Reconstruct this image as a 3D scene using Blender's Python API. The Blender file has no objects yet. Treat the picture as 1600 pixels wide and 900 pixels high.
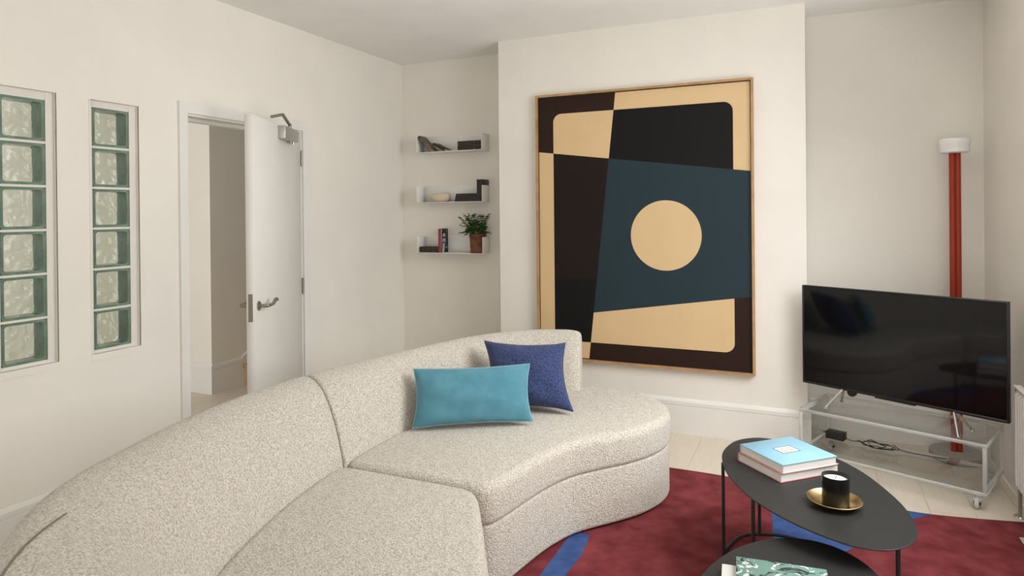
import bpy, bmesh, math, random
from mathutils import Vector, Matrix
random.seed(7)
SC = bpy.context.scene
COL = SC.collection
PI = math.pi

# ------------------------------------------------------------------ camera
EYE = 1.43
cam_d = bpy.data.cameras.new('camera')
cam = bpy.data.objects.new('camera', cam_d)
COL.objects.link(cam)
cam_d.sensor_width = 36.0
cam_d.lens = 1042.82 / 1600 * 36
cam_d.shift_y = -(450 - 335.69) / 1600
cam_d.clip_start = 0.02
_r = Vector((0.9112, 0.4118, -0.0096)).normalized()
_v = Vector((-0.4119, 0.9112, -0.0033)).normalized()
_u = _r.cross(_v).normalized()
_r = _v.cross(_u)
m = Matrix.Identity(4)
for i in range(3):
    m[i][0], m[i][1], m[i][2] = _r[i], _u[i], -_v[i]
m[2][3] = EYE
cam.matrix_world = m
SC.camera = cam

# ------------------------------------------------------------------ world, daylight, exposure
SC.view_settings.view_transform = 'Standard'
SC.view_settings.look = 'None'
SC.view_settings.gamma = 1.0
SC.view_settings.use_curve_mapping = False
SC.view_settings.exposure = 0.15
w = bpy.data.worlds.new('world')
SC.world = w
w.use_nodes = True
bg = w.node_tree.nodes['Background']
bg.inputs[0].default_value = (0.80, 0.90, 1.0, 1)
bg.inputs[1].default_value = 1.0

def area(name, loc, size, aim, power, col, spread=180):
    d = bpy.data.lights.new(name, 'AREA')
    d.shape = 'RECTANGLE'
    d.size, d.size_y = size
    d.energy = power
    d.color = col
    d.spread = math.radians(spread)
    o = bpy.data.objects.new(name, d)
    COL.objects.link(o)
    o.location = loc
    o.rotation_euler = Vector(aim).to_track_quat('-Z', 'Y').to_euler()
    return o

area('daylight_added_side_window', (1.25, 2.78, 1.90), (1.5, 1.75), (-1, 0.02, -0.95), 47, (0.965, 0.985, 1.0), 130)  # daylight from the right, through a window added out of view
area('added_ceiling_fill', (1.16, 2.45, 1.30), (1.0, 2.0), (-0.62, 0.0, 1.0), 36, (1.0, 0.99, 0.97), 120)  # extra fill lamp aimed up to brighten the ceiling, imitating ground bounce
area('daylight_added_rear_doors', (-0.02, -1.68, 1.15), (1.75, 2.1), (-0.05, 1, -0.12), 38, (1.0, 0.975, 0.935))  # added light from behind the camera, through made-up glazed doors
area('hall_daylight', (-3.55, 0.15, 1.6), (0.5, 1.8), (-0.25, 1, 0), 30, (1.0, 0.985, 0.96))

# ------------------------------------------------------------------ materials
MATS = {}
def nd(nt, t, x=0, y=0):
    n = nt.nodes.new(t); n.location = (x, y); return n
def mat(name, col, rough=0.5, metal=0.0, col2=None, cscale=30.0, bump=0.0, bscale=200.0, trans=0.0, ior=1.45,
        detail=3.0, spec=0.5, sheen=0.0, coat=0.0, lo=0.35, hi=0.65, stretch=None, bdist=0.002):
    if name in MATS: return MATS[name]
    M = bpy.data.materials.new(name); M.use_nodes = True
    nt = M.node_tree; b = nt.nodes['Principled BSDF']
    b.inputs['Base Color'].default_value = (*col, 1)
    b.inputs['Roughness'].default_value = rough
    b.inputs['Metallic'].default_value = metal
    b.inputs['IOR'].default_value = ior
    b.inputs['Transmission Weight'].default_value = trans
    b.inputs['Specular IOR Level'].default_value = spec
    b.inputs['Sheen Weight'].default_value = sheen
    b.inputs['Coat Weight'].default_value = coat
    tc = nd(nt, 'ShaderNodeTexCoord', -900)
    src = tc.outputs['Object']
    if stretch:
        mp = nd(nt, 'ShaderNodeMapping', -720); mp.inputs['Scale'].default_value = stretch
        nt.links.new(src, mp.inputs['Vector']); src = mp.outputs['Vector']
    c2 = col2 if col2 else tuple(min(1, c * 0.965) for c in col)
    n = nd(nt, 'ShaderNodeTexNoise', -520); n.inputs['Scale'].default_value = cscale; n.inputs['Detail'].default_value = detail
    nt.links.new(src, n.inputs['Vector'])
    cr = nd(nt, 'ShaderNodeValToRGB', -320)
    cr.color_ramp.elements[0].position = lo; cr.color_ramp.elements[0].color = (*c2, 1)
    cr.color_ramp.elements[1].position = hi; cr.color_ramp.elements[1].color = (*col, 1)
    nt.links.new(n.outputs['Fac'], cr.inputs['Fac'])
    nt.links.new(cr.outputs['Color'], b.inputs['Base Color'])
    if bump:
        n2 = nd(nt, 'ShaderNodeTexNoise', -520, -300); n2.inputs['Scale'].default_value = bscale; n2.inputs['Detail'].default_value = 2
        nt.links.new(src, n2.inputs['Vector'])
        bp = nd(nt, 'ShaderNodeBump', -200, -300); bp.inputs['Strength'].default_value = bump; bp.inputs['Distance'].default_value = bdist
        nt.links.new(n2.outputs['Fac'], bp.inputs['Height'])
        nt.links.new(bp.outputs['Normal'], b.inputs['Normal'])
    MATS[name] = M
    return M

WALL = mat('wall_paint', (0.85, 0.808, 0.735), 0.9, bump=0.03, bscale=120, cscale=3)
CEIL = mat('ceiling_paint', (0.90, 0.885, 0.855), 0.9, cscale=3)
TRIM = mat('trim_paint', (0.82, 0.795, 0.75), 0.5, cscale=4)
SHELFW = mat('shelf_white', (0.86, 0.84, 0.80), 0.4, cscale=4)
BOUCLE = None
def boucle():
    M = bpy.data.materials.new('boucle'); M.use_nodes = True
    nt = M.node_tree; b = nt.nodes['Principled BSDF']
    b.inputs['Roughness'].default_value = 0.95
    b.inputs['Specular IOR Level'].default_value = 0.15
    b.inputs['Sheen Weight'].default_value = 0.25
    tc = nd(nt, 'ShaderNodeTexCoord', -1100)
    v = nd(nt, 'ShaderNodeTexVoronoi', -800, -200); v.inputs['Scale'].default_value = 170; v.inputs['Randomness'].default_value = 1
    n = nd(nt, 'ShaderNodeTexNoise', -800, 200); n.inputs['Scale'].default_value = 150; n.inputs['Detail'].default_value = 4
    n.inputs['Roughness'].default_value = 0.7
    for x in (v, n): nt.links.new(tc.outputs['Object'], x.inputs['Vector'])
    cr = nd(nt, 'ShaderNodeValToRGB', -500, 200)
    e = cr.color_ramp.elements
    e[0].position = 0.36; e[0].color = (0.38, 0.33, 0.27, 1)
    e[1].position = 0.64; e[1].color = (0.745, 0.69, 0.61, 1)
    k = e.new(0.5); k.color = (0.60, 0.545, 0.465, 1)
    nt.links.new(n.outputs['Fac'], cr.inputs['Fac'])
    nt.links.new(cr.outputs['Color'], b.inputs['Base Color'])
    mx = nd(nt, 'ShaderNodeMath', -500, -200); mx.operation = 'SUBTRACT'
    nt.links.new(n.outputs['Fac'], mx.inputs[0]); nt.links.new(v.outputs['Distance'], mx.inputs[1])
    bp = nd(nt, 'ShaderNodeBump', -250, -200); bp.inputs['Strength'].default_value = 0.6; bp.inputs['Distance'].default_value = 0.006
    nt.links.new(mx.outputs[0], bp.inputs['Height'])
    nt.links.new(bp.outputs['Normal'], b.inputs['Normal'])
    return M
BOUCLE = boucle()
SEAM = mat('seam_thread', (0.20, 0.17, 0.14), 0.95)
TEAL = mat('velvet_teal', (0.088, 0.26, 0.33), 0.85, col2=(0.066, 0.21, 0.275), cscale=14, sheen=0.25, bump=0.08, bscale=400)
TEALZIP = mat('teal_piping', (0.20, 0.40, 0.46), 0.8)
NAVY = mat('navy_boucle', (0.052, 0.074, 0.19), 0.95, col2=(0.018, 0.028, 0.085), cscale=120, sheen=0.12, bump=0.7, bscale=160, bdist=0.005)
OAK = mat('oak_pale', (0.70, 0.615, 0.51), 0.42, col2=(0.665, 0.58, 0.475), cscale=6, stretch=(14, 1, 1), bump=0.05, bscale=20)
OAKH = mat('oak_step', (0.52, 0.33, 0.17), 0.45, col2=(0.42, 0.26, 0.13), cscale=6, stretch=(1, 12, 1))
FRAMEW = mat('frame_oak', (0.50, 0.30, 0.14), 0.45, col2=(0.40, 0.23, 0.10), cscale=12)
PT_TAN = mat('paint_tan', (0.72, 0.51, 0.275), 0.62, cscale=5, bump=0.05, bscale=300)
PT_BROWN = mat('paint_brown', (0.028, 0.0125, 0.0085), 0.55, cscale=5, spec=0.2)
PT_BLACK = mat('paint_black', (0.008, 0.0075, 0.007), 0.55, cscale=5, spec=0.2)
LEFT_DKBR = mat('left_field_dark_brown', (0.016, 0.009, 0.007), 0.55, cscale=5, spec=0.2)  # upper part of the left field, browner than the part below
PT_TEAL = mat('paint_slate', (0.022, 0.040, 0.050), 0.55, cscale=5, spec=0.2)
BLACKM = mat('black_metal', (0.026, 0.025, 0.024), 0.45, spec=0.35, cscale=60, bump=0.05, bscale=900)
BLACKP = mat('black_plastic', (0.012, 0.012, 0.012), 0.4)
SCREEN = mat('tv_screen', (0.004, 0.004, 0.0045), 0.06, spec=0.45)
CHROME = mat('chrome', (0.72, 0.70, 0.67), 0.2, metal=1.0)
NICKEL = mat('nickel', (0.36, 0.32, 0.27), 0.38, metal=1.0)
STEEL = mat('closer_steel', (0.50, 0.50, 0.45), 0.42, metal=0.8)
BRASS = mat('brass', (0.62, 0.45, 0.22), 0.3, metal=1.0, col2=(0.50, 0.35, 0.16), cscale=25)
REDL = mat('lamp_red', (0.34, 0.040, 0.016), 0.35, spec=0.3)
OPAL = mat('opal_glass', (0.88, 0.87, 0.85), 0.25, spec=0.5)
CONC = mat('concrete', (0.40, 0.37, 0.32), 0.8, col2=(0.34, 0.31, 0.27), cscale=40)
RUGR = mat('rug_burgundy', (0.225, 0.048, 0.053), 0.95, col2=(0.135, 0.024, 0.028), cscale=9, detail=6, spec=0.1, bump=0.5, bscale=260)
RUGB = mat('rug_blue', (0.062, 0.108, 0.27), 0.95, col2=(0.04, 0.075, 0.20), cscale=14, detail=6, spec=0.1, bump=0.5, bscale=260)
RUGC = mat('rug_cream', (0.50, 0.45, 0.36), 0.95, bump=0.5, bscale=260)
PAGES = mat('pages', (0.80, 0.77, 0.72), 0.85, col2=(0.70, 0.67, 0.62), cscale=8, stretch=(1, 1, 120))
SKYB = mat('cover_sky_blue', (0.27, 0.49, 0.615), 0.5)
PINK = mat('cover_pink', (0.55, 0.22, 0.22), 0.55)
PINKP = mat('cover_pale_pink', (0.62, 0.42, 0.41), 0.55)
DKEDGE = mat('cover_dark_edge', (0.05, 0.05, 0.055), 0.5)
REDINK = mat('red_ink', (0.62, 0.16, 0.11), 0.6)
PAPER = mat('paper', (0.82, 0.80, 0.76), 0.7)
MINT = mat('cover_mint', (0.23, 0.40, 0.34), 0.5)
SPINEB = mat('book_black', (0.022, 0.018, 0.015), 0.5, col2=(0.045, 0.034, 0.028), cscale=60, stretch=(1, 1, 8))
SPINEBR = mat('book_brown', (0.045, 0.026, 0.018), 0.5, col2=(0.02, 0.013, 0.01), cscale=50, stretch=(1, 1, 8))
COVERBR = mat('cover_olive', (0.21, 0.165, 0.10), 0.5, col2=(0.07, 0.05, 0.035), cscale=18)
REDSP = mat('spine_red', (0.42, 0.03, 0.035), 0.5)
CERAM = mat('ceramic_cream', (0.70, 0.59, 0.44), 0.5, cscale=10)
TERRA = mat('terracotta', (0.22, 0.085, 0.04), 0.8, col2=(0.10, 0.042, 0.024), cscale=22)
SOIL = mat('soil', (0.03, 0.02, 0.014), 1.0)
LEAF = mat('leaf', (0.085, 0.17, 0.03), 0.5, col2=(0.03, 0.075, 0.012), cscale=30)
WAX = mat('wax', (0.76, 0.76, 0.70), 0.5)
CANDLE = mat('candle_black', (0.008, 0.0075, 0.007), 0.28, spec=0.35)
RUBBER = mat('rubber', (0.62, 0.60, 0.57), 0.5)
def acrylmat():
    M = bpy.data.materials.new('acrylic'); M.use_nodes = True
    nt = M.node_tree; nt.nodes.clear()
    o = nd(nt, 'ShaderNodeOutputMaterial', 300); t = nd(nt, 'ShaderNodeBsdfTransparent'); g = nd(nt, 'ShaderNodeBsdfGlossy', 0, -150)
    t.inputs[0].default_value = (0.975, 0.985, 0.98, 1)
    g.inputs['Roughness'].default_value = 0.02
    lw = nd(nt, 'ShaderNodeLayerWeight', -500, 150); lw.inputs['Blend'].default_value = 0.5
    pw = nd(nt, 'ShaderNodeMath', -300, 150); pw.operation = 'POWER'; pw.inputs[1].default_value = 4.0
    fr = nd(nt, 'ShaderNodeMath', -100, 150); fr.operation = 'MULTIPLY_ADD'; fr.inputs[1].default_value = 0.5; fr.inputs[2].default_value = 0.04
    nt.links.new(lw.outputs['Facing'], pw.inputs[0]); nt.links.new(pw.outputs[0], fr.inputs[0])
    mx = nd(nt, 'ShaderNodeMixShader', 150)
    nt.links.new(fr.outputs[0], mx.inputs[0])
    nt.links.new(t.outputs[0], mx.inputs[1]); nt.links.new(g.outputs[0], mx.inputs[2]); nt.links.new(mx.outputs[0], o.inputs[0])
    return M
ACRYL = acrylmat()
ACRYLE = mat('acrylic_edge', (0.88, 0.90, 0.87), 0.25, trans=0.55, ior=1.3)
MORTAR = mat('mortar_white', (0.78, 0.745, 0.68), 0.8, cscale=6)
def glassmat(name, col, ior, bump, scale, rough=0.03):
    M = bpy.data.materials.new(name); M.use_nodes = True
    nt = M.node_tree; b = nt.nodes['Principled BSDF']
    b.inputs['Base Color'].default_value = (*col, 1)
    b.inputs['Roughness'].default_value = rough
    b.inputs['Transmission Weight'].default_value = 1.0
    b.inputs['IOR'].default_value = ior
    if bump:
        tc = nd(nt, 'ShaderNodeTexCoord', -700)
        n = nd(nt, 'ShaderNodeTexNoise', -500); n.inputs['Scale'].default_value = scale; n.inputs['Detail'].default_value = 1.0
        n.inputs['Distortion'].default_value = 1.2
        nt.links.new(tc.outputs['Object'], n.inputs['Vector'])
        bp = nd(nt, 'ShaderNodeBump', -250); bp.inputs['Strength'].default_value = bump; bp.inputs['Distance'].default_value = 0.02
        nt.links.new(n.outputs['Fac'], bp.inputs['Height']); nt.links.new(bp.outputs['Normal'], b.inputs['Normal'])
    return M
GWAVE = glassmat('block_wavy_glass', (0.90, 0.95, 0.91), 1.33, 1.0, 12, 0.04)
GFRONT = glassmat('block_front_glass', (0.95, 0.98, 0.955), 1.25, 0.05, 9)
GRIM = mat('block_green_glass', (0.26, 0.36, 0.275), 0.15, col2=(0.16, 0.25, 0.185), cscale=18, trans=0.25)
def panemat():
    M = bpy.data.materials.new('window_glass'); M.use_nodes = True
    nt = M.node_tree; nt.nodes.clear()
    o = nd(nt, 'ShaderNodeOutputMaterial', 300); t = nd(nt, 'ShaderNodeBsdfTransparent'); g = nd(nt, 'ShaderNodeBsdfGlossy', 0, -150)
    g.inputs['Roughness'].default_value = 0.02
    mx = nd(nt, 'ShaderNodeMixShader', 150); mx.inputs[0].default_value = 0.06
    nt.links.new(t.outputs[0], mx.inputs[1]); nt.links.new(g.outputs[0], mx.inputs[2]); nt.links.new(mx.outputs[0], o.inputs[0])
    return M
PANE = panemat()
def swirlmat():
    M = bpy.data.materials.new('cover_swirl_print'); M.use_nodes = True
    nt = M.node_tree; b = nt.nodes['Principled BSDF']; b.inputs['Roughness'].default_value = 0.45
    tc = nd(nt, 'ShaderNodeTexCoord', -1100)
    n1 = nd(nt, 'ShaderNodeTexNoise', -800, 200); n1.inputs['Scale'].default_value = 11; n1.inputs['Detail'].default_value = 1.5; n1.inputs['Distortion'].default_value = 2.6
    n2 = nd(nt, 'ShaderNodeTexNoise', -800, -200); n2.inputs['Scale'].default_value = 15; n2.inputs['Detail'].default_value = 1.5; n2.inputs['Distortion'].default_value = 3.2
    for n in (n1, n2): nt.links.new(tc.outputs['Object'], n.inputs['Vector'])
    r1 = nd(nt, 'ShaderNodeValToRGB', -550, 200); r1.color_ramp.interpolation = 'CONSTANT'
    r1.color_ramp.elements[0].position = 0; r1.color_ramp.elements[0].color = (0.17, 0.315, 0.265, 1)
    r1.color_ramp.elements[1].position = 0.50; r1.color_ramp.elements[1].color = (0.03, 0.045, 0.042, 1)
    k = r1.color_ramp.elements.new(0.575); k.color = (0.15, 0.28, 0.24, 1)
    r2 = nd(nt, 'ShaderNodeValToRGB', -550, -200); r2.color_ramp.interpolation = 'CONSTANT'
    r2.color_ramp.elements[0].color = (0, 0, 0, 1); r2.color_ramp.elements[1].position = 0.57; r2.color_ramp.elements[1].color = (1, 1, 1, 1)
    nt.links.new(n1.outputs['Fac'], r1.inputs['Fac']); nt.links.new(n2.outputs['Fac'], r2.inputs['Fac'])
    mx = nd(nt, 'ShaderNodeMixRGB', -250); mx.inputs[2].default_value = (0.78, 0.78, 0.74, 1)
    nt.links.new(r2.outputs['Color'], mx.inputs[0]); nt.links.new(r1.outputs['Color'], mx.inputs[1])
    nt.links.new(mx.outputs[0], b.inputs['Base Color'])
    return M
SWIRL = swirlmat()

# ------------------------------------------------------------------ mesh helpers
def link(name, me, parent=None, loc=(0, 0, 0), rot=(0, 0, 0)):
    o = bpy.data.objects.new(name, me)
    COL.objects.link(o)
    o.location = loc; o.rotation_euler = rot
    if parent: o.parent = parent
    return o
def meshof(name, V, F, M, smooth=False, ang=0.7):
    me = bpy.data.meshes.new(name)
    me.from_pydata([tuple(v) for v in V], [], F)
    me.update()
    bm = bmesh.new(); bm.from_mesh(me)
    bmesh.ops.recalc_face_normals(bm, faces=bm.faces)
    if smooth:
        for f in bm.faces: f.smooth = True
        for e in bm.edges:
            if len(e.link_faces) == 2 and e.calc_face_angle(0) > ang: e.smooth = False
    bm.to_mesh(me); bm.free()
    if M: me.materials.append(M)
    return me
def obj(name, VF, M, parent=None, smooth=False, loc=(0, 0, 0), rot=(0, 0, 0), ang=0.7):
    return link(name, meshof(name, VF[0], VF[1], M, smooth, ang), parent, loc, rot)
def join(*vfs):
    V, F = [], []
    for v, f in vfs:
        k = len(V); V += list(v); F += [tuple(i + k for i in q) for q in f]
    return V, F
def box(x0, x1, y0, y1, z0, z1):
    V = [(x, y, z) for z in (z0, z1) for y in (y0, y1) for x in (x0, x1)]
    return V, [(0, 2, 3, 1), (4, 5, 7, 6), (0, 1, 5, 4), (2, 6, 7, 3), (0, 4, 6, 2), (1, 3, 7, 5)]
def bevbox(name, b, M, parent=None, r=0.004, seg=2, loc=(0, 0, 0), rot=(0, 0, 0)):
    me = bpy.data.meshes.new(name)
    V, F = box(*b)
    me.from_pydata(V, [], F)
    bm = bmesh.new(); bm.from_mesh(me)
    bmesh.ops.bevel(bm, geom=bm.edges[:], offset=r, segments=seg, affect='EDGES', profile=0.5)
    bmesh.ops.recalc_face_normals(bm, faces=bm.faces)
    for f in bm.faces: f.smooth = True
    for e in bm.edges:
        if len(e.link_faces) == 2 and e.calc_face_angle(0) > 0.9: e.smooth = False
    bm.to_mesh(me); bm.free(); me.materials.append(M)
    return link(name, me, parent, loc, rot)
def prism(poly, z0, z1):
    n = len(poly)
    V = [(x, y, z0) for x, y in poly] + [(x, y, z1) for x, y in poly]
    F = [tuple(range(n))[::-1], tuple(range(n, 2 * n))] + [(i, (i + 1) % n, n + (i + 1) % n, n + i) for i in range(n)]
    return V, F
def lathe(prof, n=32, c=(0, 0, 0)):
    V, F = [], []
    for r, z in prof:
        for k in range(n):
            a = 2 * PI * k / n
            V.append((c[0] + r * math.cos(a), c[1] + r * math.sin(a), c[2] + z))
    for i in range(len(prof) - 1):
        for k in range(n):
            F.append((i * n + k, i * n + (k + 1) % n, (i + 1) * n + (k + 1) % n, (i + 1) * n + k))
    if prof[0][0] > 1e-6: F.append(tuple(range(n))[::-1])
    if prof[-1][0] > 1e-6: F.append(tuple(range((len(prof) - 1) * n, len(prof) * n)))
    return V, F
def tube(pts, r, n=8, closed=False):
    P = [Vector(p) for p in pts]; V, F = [], []
    N = len(P); up = Vector((0, 0, 1)); prev = None
    for i, p in enumerate(P):
        if closed: t = P[(i + 1) % N] - P[i - 1]
        else: t = P[min(i + 1, N - 1)] - P[max(i - 1, 0)]
        t.normalize()
        a = prev if prev is not None else (up if abs(t.z) < 0.9 else Vector((1, 0, 0)))
        s = (a - t * a.dot(t)).normalized(); prev = s; q = t.cross(s)
        for k in range(n):
            g = 2 * PI * k / n
            V.append(p + s * (r * math.cos(g)) + q * (r * math.sin(g)))
    for i in range(N if closed else N - 1):
        j = (i + 1) % N
        for k in range(n): F.append((i * n + k, i * n + (k + 1) % n, j * n + (k + 1) % n, j * n + k))
    if not closed:
        F.append(tuple(range(n))[::-1]); F.append(tuple(range((N - 1) * n, N * n)))
    return V, F
def catmull(P, per=6, closed=False):
    P = [Vector(p) for p in P]; N = len(P); out = []
    for i in range(N if closed else N - 1):
        g = lambda k: P[k % N] if closed else P[max(0, min(N - 1, k))]
        a, b, c, d = g(i - 1), g(i), g(i + 1), g(i + 2)
        for s in range(per):
            t = s / per
            out.append(0.5 * (2 * b + (c - a) * t + (2 * a - 5 * b + 4 * c - d) * t * t + (3 * b - a - 3 * c + d) * t ** 3))
    if not closed: out.append(P[-1])
    return out
def tag(o, label, cat, group=None, kind=None):
    o['label'] = label; o['category'] = cat
    if group: o['group'] = group
    if kind: o['kind'] = kind
    return o
def thing(name, label, cat, loc=(0, 0, 0), rz=0.0, group=None):
    o = bpy.data.objects.new(name, None); COL.objects.link(o)
    o.empty_display_size = 0.1
    o.location = loc; o.rotation_euler = (0, 0, rz)
    return tag(o, label, cat, group)
def struct(name, VF, M, label=None, smooth=False):
    o = obj(name, VF, M, None, smooth); o['kind'] = 'structure'
    if label: o['label'] = label
    return o

# ------------------------------------------------------------------ room dimensions
XL, XR, YB, YF, HC = -3.12, 0.91, 4.70, 4.36, 2.666
YR = -1.4
BX0, BX1 = -2.068, -0.040
XH = -3.24            # hall side of the left wall

def cells(us, vs, holes):
    out = []
    for i in range(len(us) - 1):
        for j in range(len(vs) - 1):
            cu, cv = (us[i] + us[i + 1]) / 2, (vs[j] + vs[j + 1]) / 2
            if any(a < cu < b and c < cv < d for a, b, c, d in holes): continue
            out.append((us[i], us[i + 1], vs[j], vs[j + 1]))
    return out
def wall_x(name, x0, x1, y0, y1, z1, holes, label):
    us = sorted({y0, y1, *[h[0] for h in holes], *[h[1] for h in holes]})
    vs = sorted({0, z1, *[h[2] for h in holes], *[h[3] for h in holes]})
    return struct(name, join(*[box(x0, x1, a, b, c, d) for a, b, c, d in cells(us, vs, holes)]), WALL, label)
def wall_y(name, y0, y1, x0, x1, z1, holes, label):
    us = sorted({x0, x1, *[h[0] for h in holes], *[h[1] for h in holes]})
    vs = sorted({0, z1, *[h[2] for h in holes], *[h[3] for h in holes]})
    return struct(name, join(*[box(a, b, y0, y1, c, d) for a, b, c, d in cells(us, vs, holes)]), WALL, label)

DOOR = (2.590, 3.490, 0.0, 1.990)
BW1 = (1.655, 1.905, 0.775, 1.992)
BW2 = (2.060, 2.309, 0.775, 1.988)
wall_x('wall_left', XH, XL, YR, 5.2, HC, [DOOR, BW1, BW2], 'warm white wall with glass block windows and open door')
struct('wall_alcove', box(XL, BX0 + 0.05, YB, YB + 0.1, 0, HC), WALL, 'white back wall of the shelf alcove')
struct('wall_chimney', box(BX0, BX1, YF, YB + 0.1, 0, HC), WALL, 'white chimney breast behind the large painting')
struct('wall_recess', box(BX1 - 0.05, XR + 0.2, YB, YB + 0.1, 0, HC), WALL, 'white recess wall behind the red lamp')
ADDED_SIDEWIN = (1.75, 3.65, 1.00, 2.40)  # unseen opening, made up; sill raised to shade the rug by the wall
wall_x('wall_right', XR, XR + 0.2, YR, YB, HC, [ADDED_SIDEWIN], 'white wall on the right with radiator')
ADDED_REARWIN = (-0.95, 0.85, 0.0, 2.30)  # unseen opening behind the camera, made up to let daylight in
wall_y('wall_rear', YR - 0.2, YR, XL, XR, HC, [ADDED_REARWIN], 'white rear wall')
struct('ceiling', box(-5.6, XR + 0.2, YR - 0.2, 7.0, HC, HC + 0.1), CEIL, 'plain white ceiling')

# floor boards: each plank a piece of the floor
def floorboards(root, x0, x1, y0, y1, wd, ln):
    cache = {}
    x = x0; k = 0
    while x < x1 - 0.02:
        ww = min(wd, x1 - x)
        y = y0 - random.random() * ln * 0.9
        while y < y1 - 0.02:
            a, b = max(y, y0), min(y + ln, y1)
            if b - a > 0.05:
                L = round((b - a), 2)
                key = (round(ww, 3), L)
                if key not in cache:
                    cache[key] = meshof('plank', *box(0.0006, ww - 0.0006, 0.0006, L - 0.0006, -0.014, 0), OAK)
                link('plank', cache[key], root, (x, a, random.uniform(-0.0004, 0)))
            y += ln
        x += wd; k += 1
fl = struct('floor', box(XL, XR, YR, YB, -0.10, -0.015), OAK, 'pale oak plank floor')
floorboards(fl, XL, XR, YR, YB, 0.19, 1.9)
fh = struct('floor', box(-5.6, XL, 0.0, 7.0, -0.10, -0.015), OAK, 'pale oak plank floor of the hall')
floorboards(fh, -5.4, XL, 0.9, 5.2, 0.19, 1.9)

# baseboards: board with a raised bead along the top
def base_profile(h):
    return [(0, 0), (0.018, 0), (0.018, h - 0.047), (0.015, h - 0.045), (0.015, h - 0.042), (0.019, h - 0.040), (0.019, h - 0.018), (0.012, h - 0.006), (0.006, h), (0, h)]
def baseboard(name, p0, p1, nrm, h=0.225, label=None):
    p0, p1, nrm = Vector(p0), Vector(p1), Vector(nrm)
    pr = base_profile(h); n = len(pr)
    V = [(p.x + nrm.x * d, p.y + nrm.y * d, z) for p in (p0, p1) for d, z in pr]
    F = [tuple(range(n)), tuple(range(n, 2 * n))] + [(i, (i + 1) % n, n + (i + 1) % n, n + i) for i in range(n)]
    return struct(name, (V, F), TRIM, label)
baseboard('baseboard_left', (XL, YR), (XL, 2.535), (1, 0), 0.205, 'white baseboard below the glass block windows')
baseboard('baseboard_left', (XL, 3.555), (XL, YB), (1, 0), 0.205, 'white baseboard right of the door')
baseboard('baseboard_alcove', (XL, YB), (BX0, YB), (0, -1), 0.225, 'white baseboard in the shelf alcove')
baseboard('baseboard_chimney_side', (BX0, YF), (BX0, YB), (-1, 0), 0.225, 'white baseboard on the side of the chimney breast')
baseboard('baseboard_chimney', (BX0 - 0.018, YF), (BX1 + 0.018, YF), (0, -1), 0.225, 'white baseboard below the painting')
baseboard('baseboard_chimney_end', (BX1, YF), (BX1, YB), (1, 0), 0.225, 'white baseboard on the return behind the television')
baseboard('baseboard_recess', (BX1, YB), (XR, YB), (0, -1), 0.225, 'white baseboard behind the lamp')

# ------------------------------------------------------------------ hall beyond the door
CX, CY = -4.40, 3.87
struct('wall_hall_corner', box(-5.6, CX, CY, 7.0, 0, HC), WALL, 'white corner wall seen through the open doorway')
struct('wall_hall_far', box(-5.6, -5.4, 0.0, CY, 0, HC), WALL, 'white far wall of the hall')
struct('wall_hall_end', box(-5.4, XH, 7.0, 7.1, 0, HC), WALL, 'white end wall above the stairs')
struct('wall_hall_side', box(XH, XL, 5.2, 7.0, 0, HC), WALL, 'white wall beside the stairs')
baseboard('baseboard_hall', (-5.4, CY), (CX + 0.018, CY), (0, -1), 0.24, 'tall white baseboard on the hall corner')
baseboard('baseboard_hall', (CX, CY), (CX, 4.17), (1, 0), 0.24, 'tall white baseboard running to the stairs')
st = thing('staircase', 'oak staircase rising in the hall behind the door', 'stairs', (CX, 4.17, 0))
for k in range(6):
    obj('riser', box(0.02, 1.14, 0.24 * k + 0.02, 0.24 * k + 0.26, 0.18 * k if k else 0, 0.18 * (k + 1) - 0.03), OAKH, st)
    bevbox('tread', (0.02, 1.14, 0.24 * k - 0.005, 0.24 * k + 0.26, 0.18 * (k + 1) - 0.03, 0.18 * (k + 1)), OAKH, st, 0.006)
sk = [(-0.001, 0.24), (0.05, 0.27), (1.6, 1.43), (1.6, 1.15), (0.02, 0.0), (-0.001, 0.0)]
obj('stringer', ([(0.002, y, z) for y, z in sk] + [(0.018, y, z) for y, z in sk],
    [tuple(range(6)), tuple(range(6, 12))] + [(i, (i + 1) % 6, 6 + (i + 1) % 6, 6 + i) for i in range(6)]), TRIM, st)

# ------------------------------------------------------------------ door casing and door
cs = struct('trim_1', join(box(XL, XL + 0.016, 2.538, 2.590, 0, 2.050), box(XL, XL + 0.016, 3.490, 3.552, 0, 2.050), box(XL, XL + 0.016, 2.590, 3.490, 1.990, 2.050)), TRIM, 'white door casing')
obj('jamb', join(box(XH, XL, 2.590, 2.602, 0, 1.990), box(XH, XL, 3.482, 3.490, 0, 1.990), box(XH, XL, 2.602, 3.482, 1.978, 1.990)), TRIM, cs)
obj('door_stop', join(box(XH + 0.02, XH + 0.062, 2.602, 2.616, 0, 1.978), box(XH + 0.02, XH + 0.062, 2.616, 3.482, 1.958, 1.978), box(XH + 0.02, XH + 0.062, 3.468, 3.482, 0, 1.958)), TRIM, cs)
TH = math.radians(25.6)
# leaf frame: x along the leaf from the hinge, y = towards the hall, z up
door = bevbox('door_1', (0, 0.868, 0.0, 0.045, 0.006, 1.972), TRIM, None, 0.002, 1)
door.location = (XL + 0.004, 3.478, 0.0)
door.rotation_euler = (0, 0, math.atan2(-math.cos(TH), math.sin(TH)))
door['kind'] = 'structure'; door['label'] = 'white flush door standing half open into the room'
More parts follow.
